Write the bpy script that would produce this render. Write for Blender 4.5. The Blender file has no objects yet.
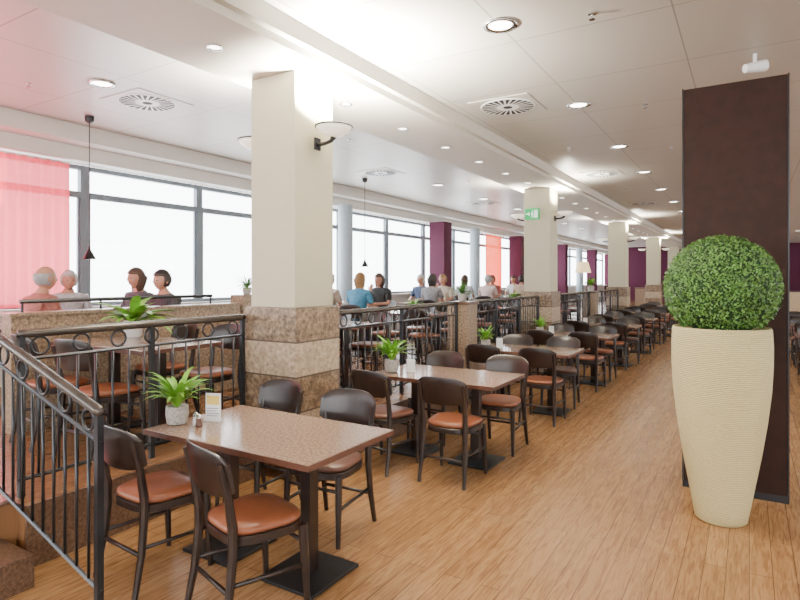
import bpy, bmesh, math, random
from mathutils import Vector, Matrix
random.seed(7)
C = bpy.context.scene.collection
PI = math.pi

# ------------------------------------------------------------------ materials
def newmat(name):
    m = bpy.data.materials.new(name); m.use_nodes = True
    nt = m.node_tree
    return m, nt, nt.nodes["Principled BSDF"]

def mat(name, col, rough=0.5, metal=0.0, spec=0.5, var=0.08, scale=8.0, bump=0.0, emit=None, es=0.0, coat=0.0):
    m, nt, b = newmat(name)
    b.inputs['Roughness'].default_value = rough
    b.inputs['Metallic'].default_value = metal
    b.inputs['Specular IOR Level'].default_value = spec
    b.inputs['Coat Weight'].default_value = coat
    tc = nt.nodes.new('ShaderNodeTexCoord')
    n = nt.nodes.new('ShaderNodeTexNoise'); n.inputs['Scale'].default_value = scale
    n.inputs['Detail'].default_value = 4
    nt.links.new(tc.outputs['Object'], n.inputs['Vector'])
    r = nt.nodes.new('ShaderNodeValToRGB')
    r.color_ramp.elements[0].position = 0.3; r.color_ramp.elements[1].position = 0.7
    r.color_ramp.elements[0].color = (*[max(0, c*(1-var)) for c in col], 1)
    r.color_ramp.elements[1].color = (*[min(1, c*(1+var)) for c in col], 1)
    nt.links.new(n.outputs['Fac'], r.inputs['Fac'])
    nt.links.new(r.outputs['Color'], b.inputs['Base Color'])
    if bump > 0:
        bp = nt.nodes.new('ShaderNodeBump'); bp.inputs['Strength'].default_value = bump
        bp.inputs['Distance'].default_value = 0.01
        nt.links.new(n.outputs['Fac'], bp.inputs['Height'])
        nt.links.new(bp.outputs['Normal'], b.inputs['Normal'])
    if emit:
        b.inputs['Emission Color'].default_value = (*emit, 1)
        b.inputs['Emission Strength'].default_value = es
    return m

def granite(name, cols, scale=90, rough=0.3, bands=None, spec=0.5):
    m, nt, b = newmat(name)
    b.inputs['Roughness'].default_value = rough
    b.inputs['Specular IOR Level'].default_value = spec
    tc = nt.nodes.new('ShaderNodeTexCoord')
    n = nt.nodes.new('ShaderNodeTexNoise'); n.inputs['Scale'].default_value = scale
    n.inputs['Detail'].default_value = 6; n.inputs['Roughness'].default_value = 0.75
    nt.links.new(tc.outputs['Object'], n.inputs['Vector'])
    r = nt.nodes.new('ShaderNodeValToRGB')
    e = r.color_ramp.elements
    e[0].position = 0.36; e[0].color = (*cols[0], 1)
    e[1].position = 0.64; e[1].color = (*cols[2], 1)
    x = e.new(0.5); x.color = (*cols[1], 1)
    nt.links.new(n.outputs['Fac'], r.inputs['Fac'])
    out = r.outputs['Color']
    if bands:
        r2 = nt.nodes.new('ShaderNodeValToRGB')
        e2 = r2.color_ramp.elements
        e2[0].position = 0.36; e2[0].color = (*bands[0], 1)
        e2[1].position = 0.62; e2[1].color = (*bands[1], 1)
        nt.links.new(n.outputs['Fac'], r2.inputs['Fac'])
        sp = nt.nodes.new('ShaderNodeSeparateXYZ'); nt.links.new(tc.outputs['Object'], sp.inputs[0])
        def M(op, a, bb=None):
            q = nt.nodes.new('ShaderNodeMath'); q.operation = op
            if hasattr(a, 'links'): nt.links.new(a, q.inputs[0])
            else: q.inputs[0].default_value = a
            if bb is not None:
                if hasattr(bb, 'links'): nt.links.new(bb, q.inputs[1])
                else: q.inputs[1].default_value = bb
            return q.outputs[0]
        z = M('DIVIDE', M('SUBTRACT', sp.outputs['Z'], 1.385-1.12), 0.56)
        f = M('FRACT', z)
        k = M('LESS_THAN', f, 0.5)
        mx = nt.nodes.new('ShaderNodeMix'); mx.data_type = 'RGBA'
        nt.links.new(k, mx.inputs[0]); nt.links.new(out, mx.inputs[6]); nt.links.new(r2.outputs[0], mx.inputs[7])
        f2 = M('FRACT', M('MULTIPLY', z, 2.0))
        j = M('LESS_THAN', f2, 0.05)
        mx2 = nt.nodes.new('ShaderNodeMix'); mx2.data_type = 'RGBA'
        nt.links.new(j, mx2.inputs[0]); nt.links.new(mx.outputs[2], mx2.inputs[6])
        mx2.inputs[7].default_value = (0.08, 0.055, 0.035, 1)
        out = mx2.outputs[2]
    nt.links.new(out, b.inputs['Base Color'])
    return m

def woodfloor(name, c1, c2, mortar, roww=0.11, rough=0.27):
    m, nt, b = newmat(name)
    tc = nt.nodes.new('ShaderNodeTexCoord')
    sp = nt.nodes.new('ShaderNodeSeparateXYZ'); nt.links.new(tc.outputs['Object'], sp.inputs[0])
    cb = nt.nodes.new('ShaderNodeCombineXYZ')
    nt.links.new(sp.outputs['Y'], cb.inputs['X']); nt.links.new(sp.outputs['X'], cb.inputs['Y'])
    br = nt.nodes.new('ShaderNodeTexBrick')
    br.inputs['Scale'].default_value = 1.0
    br.inputs['Brick Width'].default_value = 1.4; br.inputs['Row Height'].default_value = roww
    br.inputs['Mortar Size'].default_value = 0.0022; br.inputs['Mortar Smooth'].default_value = 0.2
    br.offset = 0.37
    br.inputs['Color1'].default_value = (*c1, 1); br.inputs['Color2'].default_value = (*c2, 1)
    br.inputs['Mortar'].default_value = (*mortar, 1)
    nt.links.new(cb.outputs[0], br.inputs['Vector'])
    mp = nt.nodes.new('ShaderNodeMapping'); mp.inputs['Scale'].default_value = (2.4, 26, 1)
    nt.links.new(cb.outputs[0], mp.inputs[0])
    n = nt.nodes.new('ShaderNodeTexNoise'); n.inputs['Scale'].default_value = 1.6; n.inputs['Detail'].default_value = 7
    n.inputs['Distortion'].default_value = 1.4; n.inputs['Roughness'].default_value = 0.6
    nt.links.new(mp.outputs[0], n.inputs['Vector'])
    r = nt.nodes.new('ShaderNodeValToRGB')
    r.color_ramp.elements[0].position = 0.34; r.color_ramp.elements[0].color = (0.58, 0.50, 0.42, 1)
    r.color_ramp.elements[1].position = 0.60; r.color_ramp.elements[1].color = (1.1, 1.08, 1.05, 1)
    nt.links.new(n.outputs['Fac'], r.inputs['Fac'])
    mx = nt.nodes.new('ShaderNodeMix'); mx.data_type = 'RGBA'; mx.blend_type = 'MULTIPLY'
    mx.inputs[0].default_value = 0.9
    nt.links.new(br.outputs['Color'], mx.inputs[6]); nt.links.new(r.outputs[0], mx.inputs[7])
    nt.links.new(mx.outputs[2], b.inputs['Base Color'])
    b.inputs['Roughness'].default_value = rough
    b.inputs['Specular IOR Level'].default_value = 0.4
    return m

def ceilmat(name, col, px, py, line):
    m, nt, b = newmat(name)
    tc = nt.nodes.new('ShaderNodeTexCoord')
    br = nt.nodes.new('ShaderNodeTexBrick'); br.offset = 0.0
    mp = nt.nodes.new('ShaderNodeMapping'); mp.inputs['Location'].default_value = (0.45, 0.2, 0)
    nt.links.new(tc.outputs['Object'], mp.inputs[0])
    br.inputs['Scale'].default_value = 1.0
    br.inputs['Brick Width'].default_value = px; br.inputs['Row Height'].default_value = py
    br.inputs['Mortar Size'].default_value = 0.006; br.inputs['Mortar Smooth'].default_value = 0.1
    br.inputs['Color1'].default_value = (*col, 1); br.inputs['Color2'].default_value = (*[c*0.97 for c in col], 1)
    br.inputs['Mortar'].default_value = (*line, 1)
    nt.links.new(mp.outputs[0], br.inputs['Vector'])
    nt.links.new(br.outputs['Color'], b.inputs['Base Color'])
    b.inputs['Roughness'].default_value = 0.38
    return m

M_floor = woodfloor('oak_planks', (0.42, 0.232, 0.102), (0.35, 0.187, 0.078), (0.14, 0.07, 0.03))
M_plat = woodfloor('platform_planks', (0.26, 0.13, 0.06), (0.22, 0.11, 0.05), (0.1, 0.05, 0.03))
M_ceil = ceilmat('metal_ceiling_panels', (0.51, 0.48, 0.43), 1.13, 1.13, (0.26, 0.24, 0.21))
M_beam = mat('painted_plaster_beam', (0.61, 0.57, 0.49), 0.6, var=0.02)
M_plaster = mat('cream_plaster', (0.53, 0.49, 0.345), 0.6, var=0.02)
M_capw = mat('white_plaster', (0.64, 0.61, 0.56), 0.6, var=0.02)
M_stone = granite('banded_granite', [(0.06, 0.038, 0.022), (0.20, 0.135, 0.08), (0.36, 0.27, 0.175)], 26, 0.35,
                  bands=[(0.24, 0.17, 0.105), (0.54, 0.43, 0.30)])
M_stone2 = granite('beige_granite', [(0.10, 0.065, 0.038), (0.26, 0.18, 0.115), (0.42, 0.32, 0.22)], 40, 0.35)
M_step = granite('brown_granite_step', [(0.05, 0.025, 0.015), (0.11, 0.06, 0.035), (0.18, 0.105, 0.065)], 50, 0.3)
M_top = granite('brown_granite_top', [(0.15, 0.085, 0.052), (0.33, 0.215, 0.145), (0.50, 0.37, 0.27)], 60, 0.15)
M_wood = mat('dark_stained_beech', (0.018, 0.010, 0.0075), 0.3, spec=0.5, var=0.3, scale=20)
M_panel = mat('wenge_veneer', (0.022, 0.008, 0.005), 0.6, spec=0.2, var=0.2, scale=14)
M_leather = mat('russet_leather', (0.25, 0.080, 0.034), 0.32, var=0.12, scale=30, bump=0.15)
M_leather2 = mat('brown_leather', (0.11, 0.044, 0.027), 0.34, var=0.12, scale=30, bump=0.15)
M_black = mat('black_metal', (0.018, 0.018, 0.02), 0.35, metal=0.4, var=0.1)
M_rail = mat('anthracite_rail', (0.03, 0.032, 0.036), 0.28, metal=0.5, var=0.1)
M_hand = mat('bronze_grey_handrail', (0.075, 0.062, 0.052), 0.25, metal=0.4, var=0.1)
M_frame = mat('window_frame_grey', (0.15, 0.18, 0.21), 0.4, var=0.05)
M_white = mat('white_enamel', (0.8, 0.8, 0.78), 0.35, var=0.02)
M_slot = mat('black_slot', (0.01, 0.01, 0.01), 0.7, var=0.0)
M_lampon = mat('lit_lamp_glass', (1, 1, 1), 0.3, var=0.0, emit=(1.0, 0.95, 0.86), es=9)
M_glow = mat('lit_opal_bowl', (0.9, 0.86, 0.78), 0.4, var=0.0, emit=(1.0, 0.86, 0.62), es=1.0)
M_shade = mat('lit_fabric_shade', (0.9, 0.7, 0.4), 0.7, var=0.03, emit=(1.0, 0.7, 0.35), es=1.2)
M_counter = mat('pale_counter_front', (0.6, 0.45, 0.28), 0.6, var=0.05)
M_chrome = mat('brushed_chrome', (0.6, 0.6, 0.6), 0.2, metal=1.0, var=0.02)
M_purple = mat('purple_paint', (0.075, 0.012, 0.034), 0.6, spec=0.2, var=0.05)
M_leaf = mat('bright_leaf', (0.17, 0.40, 0.035), 0.45, var=0.35, scale=9)
M_leafd = mat('dark_leaf', (0.07, 0.20, 0.03), 0.45, var=0.35, scale=9)
M_box = mat('boxwood_leaf', (0.085, 0.20, 0.03), 0.5, var=0.6, scale=28)
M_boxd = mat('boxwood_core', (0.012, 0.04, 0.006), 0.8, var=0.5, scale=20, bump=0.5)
M_pot = granite('grey_stone_pot', [(0.2, 0.18, 0.16), (0.38, 0.35, 0.31), (0.5, 0.47, 0.42)], 70, 0.7)
M_paper = mat('white_card', (0.75, 0.75, 0.73), 0.5, var=0.02)
M_salt = mat('salt_glass', (0.6, 0.62, 0.62), 0.1, var=0.05)
M_yel = mat('yellow_card', (0.75, 0.55, 0.12), 0.5, var=0.1)
M_green = mat('green_exit_sign', (0.0, 0.35, 0.10), 0.4, var=0.0, emit=(0.0, 0.5, 0.12), es=0.6)
M_signw = mat('sign_white', (0.9, 0.9, 0.9), 0.4, var=0.0, emit=(0.9, 1, 0.9), es=0.8)
M_blue = mat('pale_column_paint', (0.34, 0.40, 0.45), 0.5, var=0.03)

def vasemat():
    m, nt, b = newmat('ribbed_cream_ceramic')
    tc = nt.nodes.new('ShaderNodeTexCoord')
    w = nt.nodes.new('ShaderNodeTexWave'); w.bands_direction = 'Z'; w.inputs['Scale'].default_value = 26
    w.inputs['Distortion'].default_value = 2.5; w.inputs['Detail'].default_value = 3; w.inputs['Detail Scale'].default_value = 4
    nt.links.new(tc.outputs['Object'], w.inputs['Vector'])
    r = nt.nodes.new('ShaderNodeValToRGB')
    r.color_ramp.elements[0].color = (0.48, 0.39, 0.17, 1); r.color_ramp.elements[1].color = (0.72, 0.62, 0.33, 1)
    nt.links.new(w.outputs['Fac'], r.inputs['Fac']); nt.links.new(r.outputs[0], b.inputs['Base Color'])
    bp = nt.nodes.new('ShaderNodeBump'); bp.inputs['Strength'].default_value = 0.6; bp.inputs['Distance'].default_value = 0.008
    nt.links.new(w.outputs['Fac'], bp.inputs['Height']); nt.links.new(bp.outputs['Normal'], b.inputs['Normal'])
    b.inputs['Roughness'].default_value = 0.6
    return m
M_vase = vasemat()

def glassmat():
    m = bpy.data.materials.new('window_glass'); m.use_nodes = True
    nt = m.node_tree; nt.nodes.clear()
    o = nt.nodes.new('ShaderNodeOutputMaterial'); t = nt.nodes.new('ShaderNodeBsdfTransparent')
    g = nt.nodes.new('ShaderNodeBsdfGlossy'); g.inputs['Roughness'].default_value = 0.02
    x = nt.nodes.new('ShaderNodeMixShader'); x.inputs[0].default_value = 0.04
    t.inputs[0].default_value = (0.98, 0.99, 1, 1)
    nt.links.new(t.outputs[0], x.inputs[1]); nt.links.new(g.outputs[0], x.inputs[2]); nt.links.new(x.outputs[0], o.inputs[0])
    return m
M_glass = glassmat()

def curtainmat(name, col, trc=(1, 0.62, 0.62), tf=0.2):
    m = bpy.data.materials.new(name); m.use_nodes = True
    nt = m.node_tree; nt.nodes.clear()
    o = nt.nodes.new('ShaderNodeOutputMaterial')
    t = nt.nodes.new('ShaderNodeBsdfTranslucent'); d = nt.nodes.new('ShaderNodeBsdfDiffuse'); tr = nt.nodes.new('ShaderNodeBsdfTransparent')
    tc = nt.nodes.new('ShaderNodeTexCoord'); n = nt.nodes.new('ShaderNodeTexNoise'); n.inputs['Scale'].default_value = 3
    nt.links.new(tc.outputs['Object'], n.inputs['Vector'])
    r = nt.nodes.new('ShaderNodeValToRGB')
    r.color_ramp.elements[0].color = (*[c*0.85 for c in col], 1); r.color_ramp.elements[1].color = (*col, 1)
    nt.links.new(n.outputs['Fac'], r.inputs['Fac'])
    nt.links.new(r.outputs[0], t.inputs[0]); nt.links.new(r.outputs[0], d.inputs[0])
    tr.inputs[0].default_value = (*trc, 1)
    a = nt.nodes.new('ShaderNodeMixShader'); a.inputs[0].default_value = 0.35
    nt.links.new(t.outputs[0], a.inputs[1]); nt.links.new(d.outputs[0], a.inputs[2])
    bb = nt.nodes.new('ShaderNodeMixShader'); bb.inputs[0].default_value = tf
    nt.links.new(a.outputs[0], bb.inputs[1]); nt.links.new(tr.outputs[0], bb.inputs[2])
    nt.links.new(bb.outputs[0], o.inputs[0])
    return m
M_curt = curtainmat('sheer_pink_fabric', (0.62, 0.07, 0.09), (1, 0.38, 0.41), 0.08)
M_curt2 = curtainmat('sheer_orange_fabric', (0.80, 0.11, 0.05), (1, 0.5, 0.4), 0.10)

# ------------------------------------------------------------------ mesh helpers
class MB:
    def __init__(s): s.v = []; s.f = []
    def add(s, vs, fs):
        o = len(s.v); s.v += [tuple(v) for v in vs]; s.f += [tuple(i+o for i in f) for f in fs]; return s
    def box(s, x0, x1, y0, y1, z0, z1):
        v = [(x0,y0,z0),(x1,y0,z0),(x1,y1,z0),(x0,y1,z0),(x0,y0,z1),(x1,y0,z1),(x1,y1,z1),(x0,y1,z1)]
        return s.add(v, [(0,3,2,1),(4,5,6,7),(0,1,5,4),(1,2,6,5),(2,3,7,6),(3,0,4,7)])
    def tube(s, path, rad, n=10, closed=False, sq=False, flat=1.0):
        path = [Vector(p) for p in path]; L = len(path)
        if not hasattr(rad, '__len__'): rad = [rad]*L
        vs = []; up0 = None
        for i, p in enumerate(path):
            if closed: t = path[(i+1) % L]-path[i-1]
            else: t = path[min(i+1, L-1)]-path[max(i-1, 0)]
            t.normalize()
            if up0 is None:
                up0 = Vector((0,0,1)) if abs(t.z) < 0.9 else Vector((0,1,0))
            a = t.cross(up0)
            if a.length < 1e-4: a = t.orthogonal()
            a.normalize(); b = a.cross(t).normalized(); up0 = b.copy()
            for k in range(n):
                th = 2*PI*k/n + (PI/n if sq else 0)
                q = 1.0
                if sq and n > 4:
                    c_, s_ = abs(math.cos(th)), abs(math.sin(th)); q = 1/((c_**5+s_**5)**(1/5))
                vs.append(p + (a*math.cos(th)*q + b*math.sin(th)*q*flat)*rad[i])
        fs = []
        for i in range(L if closed else L-1):
            j = (i+1) % L
            for k in range(n):
                fs.append((i*n+k, i*n+(k+1) % n, j*n+(k+1) % n, j*n+k))
        if not closed:
            fs.append(tuple(reversed(range(n)))); fs.append(tuple((L-1)*n+k for k in range(n)))
        return s.add(vs, fs)
    def lathe(s, prof, n=32, c=(0,0)):
        vs = []; fs = []
        for r, z in prof:
            for k in range(n):
                vs.append((c[0]+r*math.cos(2*PI*k/n), c[1]+r*math.sin(2*PI*k/n), z))
        for i in range(len(prof)-1):
            for k in range(n):
                fs.append((i*n+k, i*n+(k+1) % n, (i+1)*n+(k+1) % n, (i+1)*n+k))
        if prof[0][0] > 1e-4: fs.append(tuple(reversed(range(n))))
        if prof[-1][0] > 1e-4: fs.append(tuple((len(prof)-1)*n+k for k in range(n)))
        return s.add(vs, fs)
    def mesh(s, name, m, smooth=False, bevel=0):
        me = bpy.data.meshes.new(name); me.from_pydata(s.v, [], s.f); me.update()
        bm = bmesh.new(); bm.from_mesh(me)
        bmesh.ops.remove_doubles(bm, verts=bm.verts, dist=1e-6)
        if bevel:
            bmesh.ops.bevel(bm, geom=list(bm.edges), offset=bevel, segments=2, affect='EDGES', profile=0.6)
        bmesh.ops.recalc_face_normals(bm, faces=bm.faces)
        bm.to_mesh(me); bm.free()
        if smooth:
            for p in me.polygons: p.use_smooth = True
            if smooth == 'auto':
                try: me.set_sharp_from_angle(angle=math.radians(40))
                except Exception: pass
        me.materials.append(m)
        return me

def obj(name, me, loc=(0,0,0), rot=0.0, parent=None):
    o = bpy.data.objects.new(name, me); C.objects.link(o)
    o.location = loc; o.rotation_euler = (0,0,rot)
    if parent: o.parent = parent
    return o
def root(name, label, cat, loc=(0,0,0), rot=0.0, group=None):
    o = obj(name, None, loc, rot); o.empty_display_size = 0.1
    o["label"] = label; o["category"] = cat
    if group: o["group"] = group
    return o
def tag(o, label, cat, group=None):
    o["label"] = label; o["category"] = cat
    if group: o["group"] = group
    return o
def dup(r, loc, rot=0.0, label=None, group=None):
    n = r.copy(); C.objects.link(n); n.location = loc; n.rotation_euler = (0,0,rot)
    for c in r.children:
        k = c.copy(); C.objects.link(k); k.parent = n
        for cc in c.children:
            kk = cc.copy(); C.objects.link(kk); kk.parent = k
    if label: n["label"] = label
    if group: n["group"] = group
    return n
def struct(name, mb, m, bevel=0):
    o = obj(name, mb.mesh(name, m, bevel=bevel)); o["kind"] = "structure"; return o

# ------------------------------------------------------------------ room shell
YB, YF = -4.0, 36.0
XL, XR = -7.5, 7.0
CZ = 3.5; PZ = 0.35
struct('floor', MB().box(XL-0.2, XR+0.2, YB-0.2, YF+0.2, -0.1, 0), M_floor)
struct('floor.001', MB().box(XL, -3.1, 3.42, YF, 0.002, PZ).box(XL, -3.45, 1.62, 3.42, 0.002, PZ).box(XL, -3.55, YB, 1.62, 0.002, PZ), M_plat)
struct('trim_1', MB().box(-3.1, -3.075, 4.0, YF, 0.001, PZ+0.004).box(-3.45, -3.425, 1.62, 3.40, 0.001, PZ+0.004), M_step)
struct('trim_2', MB().box(-3.549, -3.2, -1.2, 1.55, 0.001, 0.175), M_step, 0.006)
struct('trim_3', MB().box(-3.60, -3.552, -1.2, 1.6, PZ+0.001, PZ+0.012), M_step)
struct('ceiling', MB().box(XL-0.2, XR+0.2, YB-0.2, YF+0.2, CZ, CZ+0.1), M_ceil)
struct('trim_4', MB().box(-3.75, -2.86, YB, YF, 3.3, CZ-0.001).box(-2.86, -2.80, YB, YF, 3.36, CZ-0.001).box(-3.85, -3.75, YB, YF, 3.38, CZ-0.001), M_beam)
struct('trim_5', MB().box(XL, -7.22, YB, YF, 3.12, CZ-0.001).box(-7.22, -6.95, YB, YF, 3.30, CZ-0.001), M_capw)
struct('wall_left', MB().box(XL-0.15, XL, YB, YF, 0, 1.25), M_capw)
struct('trim_6', MB().box(XL, XL+0.16, YB, YF, 1.22, 1.26), M_capw)
struct('wall_far', MB().box(XL, XR, YF, YF+0.15, 0, CZ), M_purple)
struct('wall_right', MB().box(XR, XR+0.15, YB, YF, 0, 2.0).box(XR, XR+0.15, YB, YF, 3.0, CZ), M_capw)
struct('wall_back', MB().box(XL, XR, YB-0.15, YB, 0, 1.2).box(XL, XR, YB-0.15, YB, 2.9, CZ), M_capw)

wm = MB(); W = 1.85
wm.box(-0.03, 0.05, -0.0, 0.055, 0, 1.87).box(-0.03, 0.05, W-0.055, W, 0, 1.87)
wm.box(-0.03, 0.05, 0, W, 0, 0.06).box(-0.03, 0.05, 0, W, 1.81, 1.87).box(-0.03, 0.05, 0, W, 1.44, 1.52)
wm.box(0.0, 0.035, 0.05, 0.085, 0.06, 1.44).box(0.0, 0.035, W-0.085, W-0.05, 0.06, 1.44)
wme = wm.mesh('window_frame', M_frame)
gme = MB().box(-0.005, 0.005, 0.05, W-0.05, 0.06, 1.81).mesh('glass_pane', M_glass)
n = 1; y = 0.56-W*2
while y < YF-W:
    o = obj('window_%d' % n, wme, (XL-0.06, y, 1.25)); o["kind"] = "structure"
    obj('glass_pane', gme, (0,0,0), 0, o); n += 1; y += W
fr = MB()
yy = YB
while yy < YF:
    fr.box(XR+0.03, XR+0.1, yy, yy+0.08, 2.0, 3.0); yy += 2.4
struct('window_%d' % n, fr, M_frame); n += 1  # unseen right-wall windows, opening sized for how much sky light enters
fr = MB(); xx = XL
while xx < XR:
    fr.box(xx, xx+0.08, YB-0.1, YB-0.04, 1.2, 2.9); xx += 2.0
struct('window_%d' % n, fr, M_frame)  # unseen windows behind the camera, added as openings for ambient fill

# ------------------------------------------------------------------ columns
CX = -3.35
sh = MB().box(-0.245, 0.245, -0.245, 0.245, 1.386, 3.299).mesh('column_shaft', M_plaster, bevel=0.008)
ba = MB().box(-0.29, 0.29, -0.28, 0.28, 0.0, 1.385).mesh('stone_base', M_stone, bevel=0.006)
COLY = [3.7, 10.55, 18.0, 25.4, 32.6]
for i, cy in enumerate(COLY):
    r = root('column', "cream plaster column on a banded granite base" if i else "large cream column with banded granite base beside the first table", 'column', (CX, cy, 0), group="columns along the platform edge")
    obj('column_shaft', sh, parent=r); obj('stone_base', ba, parent=r)
pr = MB().box(-0.15, 0.15, -0.15, 0.15, 0, 1.28).mesh('pier_body', M_stone2, bevel=0.004)
pc = MB().box(-0.17, 0.17, -0.17, 0.17, 1.28, 1.32).mesh('pier_cap', M_step, bevel=0.004)
PIER = [7.0, 14.3, 21.7]
for cy in PIER:
    r = root('stone_pier', "beige granite pier between two railings", 'pier', (-3.3, cy, 0.0), group="granite piers in the railing")
    obj('pier_body', pr, parent=r); obj('pier_cap', pc, parent=r)

bowl = MB().lathe([(0.03, -0.07), (0.09, -0.055), (0.14, -0.02), (0.165, 0.02), (0.155, 0.022), (0.13, -0.01), (0.08, -0.04), (0.001, -0.05)], 28).mesh('sconce_bowl', M_glow, True)
rim = MB().tube([(0.168*math.cos(a*PI/12), 0.168*math.sin(a*PI/12), 0.02) for a in range(24)], 0.008, 6, True).mesh('sconce_rim', M_black, True)
arm = MB().tube([(-0.19, 0, -0.12), (-0.10, 0, -0.12), (-0.03, 0, -0.105), (0, 0, -0.07)], [0.02, 0.018, 0.018, 0.03], 8).box(-0.2, -0.185, -0.04, 0.04, -0.17, -0.06).mesh('sconce_bracket', M_black, 'auto')
def lamp(kind, loc, energy, col=(1,0.9,0.75), rad=0.1, ang=None, rx=0):
    l = bpy.data.lights.new(kind.lower()+'_lamp', kind); l.energy = energy; l.color = col
    l.shadow_soft_size = rad
    if kind == 'SPOT': l.spot_size = math.radians(ang or 130); l.spot_blend = 0.8
    o = bpy.data.objects.new(kind.lower()+'_lamp', l); C.objects.link(o); o.location = loc; o.rotation_euler = (rx,0,0)
    return o
for i, cy in enumerate(COLY[:4]):
    for sx in (1, -1):
        r = root('wall_sconce', "opal bowl uplighter on a black bracket fixed to a column", 'lamp', (CX+sx*0.447, cy, 2.85), 0 if sx > 0 else PI, group="column uplighters")
        r.scale = (0.9,)*3
        obj('sconce_bowl', bowl, parent=r); obj('sconce_rim', rim, parent=r); obj('sconce_bracket', arm, parent=r)
        if i == 0 and sx > 0: lamp('SPOT', (CX+0.52, cy-0.10, 2.92), 3000, (1,0.95,0.82), 0.06, 160, PI-0.22)
        elif i == 0: lamp('SPOT', (CX-0.5, cy, 2.93), 400, (1,0.95,0.80), 0.06, 150, PI)
        else: lamp('SPOT', (CX+sx*0.5, cy, 2.93), 420, (1,0.93,0.78), 0.06, 150, PI)

dring = MB().lathe([(0.115, 0.0), (0.125, -0.012), (0.095, -0.012), (0.085, 0.0)], 28).mesh('lamp_rim', M_chrome, True)
ddisc = MB().lathe([(0.001, -0.004), (0.09, -0.004)], 24).mesh('lamp_glass', M_lampon)
def downlight(x, y, z, sc, grp, e):
    r = root('ceiling_downlight', "round recessed downlight, lit" if sc > 0.8 else "small round recessed spotlight in the beam, lit", 'lamp', (x, y, z-0.001), group=grp)
    a = obj('lamp_rim', dring, parent=r); b = obj('lamp_glass', ddisc, parent=r)
    r.scale = (sc,)*3
    if e: lamp('SPOT', (x, y, z-0.04), e, (1,0.93,0.84), 0.09, 150)
for k in range(-2, 13):
    downlight(-1.57, 3.98+2.26*k, CZ, 1.0, "downlights over the walkway", 45 if k < 9 else 0)
for k in range(-1, 11):
    if k % 2 == 0: downlight(1.6, 4.4+2.26*k, CZ, 1.0, "downlights over the far aisle", 60)
for y in [3.17, 5.5, 10.1, 12.4, 14.7, 17, 19.3, 21.6]:
    downlight(-5.3, y, CZ, 1.0, "downlights over the platform", 0)
for y in [0.7, 1.76, 2.82]+[4.39+1.055*k for k in range(0, 24)]:
    if any(abs(y-c) < 0.3 for c in COLY): continue
    downlight(-3.3, y, 3.3, 0.5, "spotlights in the beam", 0)

vp = MB().lathe([(0.001, -0.012), (0.29, -0.012), (0.30, 0.0)], 36).mesh('vent_disc', M_white)
vsq = MB().box(-0.33, 0.33, -0.33, 0.33, -0.006, 0.0).mesh('vent_plate', M_ceil)
vs = MB()
for k in range(24):
    a = 2*PI*k/24
    def P(r, th): return (r*math.cos(th), r*math.sin(th), -0.0135)
    w = 0.085
    vs.add([P(0.12, a-w*0.6), P(0.275, a-w+0.1), P(0.275, a+w+0.1), P(0.12, a+w*0.6)], [(0,1,2,3)])
vs.lathe([(0.001, -0.0136), (0.05, -0.0136)], 16)
vse = vs.mesh('vent_slots', M_slot)
for (x, y) in [(-2.24, 5.9), (-2.24, 10.55), (-2.24, 15.2), (-5.45, 3.76), (-5.55, 8.4), (-5.6, 13.1), (-5.6, 17.8), (0.9, 8.2)]:
    r = root('air_vent', "round swirl ceiling air vent with black slots", 'vent', (x, y, CZ-0.001), group="ceiling air vents")
    obj('vent_plate', vsq, parent=r); obj('vent_disc', vp, parent=r); obj('vent_slots', vse, parent=r)
sp1 = MB().lathe([(0.028, 0), (0.028, -0.008), (0.008, -0.012), (0.008, -0.035), (0.022, -0.04), (0.022, -0.043), (0.001, -0.043)], 14).mesh('sprinkler_head', M_chrome, 'auto')
for (x, y) in [(-0.95, 4.15), (-0.95, 6.6), (-2.2, 8.2), (-0.95, 9.0), (-2.2, 12.5), (-5.9, 2.8), (-4.6, 6.2), (-4.6, 10)]:
    o = obj('fire_sprinkler', sp1, (x, y, CZ-0.001)); tag(o, "small metal fire sprinkler on the ceiling", 'sprinkler', "ceiling sprinklers")
r = root('ceiling_spotlight', "white cylindrical spotlight on a ceiling arm", 'lamp', (0.04, 5.6, CZ-0.001))
obj('spotlight_arm', MB().tube([(0,0,0), (0,0,-0.10)], 0.015, 8).mesh('spotlight_arm', M_white, True), parent=r)
obj('spotlight_head', MB().tube([(-0.07,-0.06,-0.13), (0.07,0.04,-0.10)], [0.035,0.05], 16).mesh('spotlight_head', M_white, 'auto'), parent=r)

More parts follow.
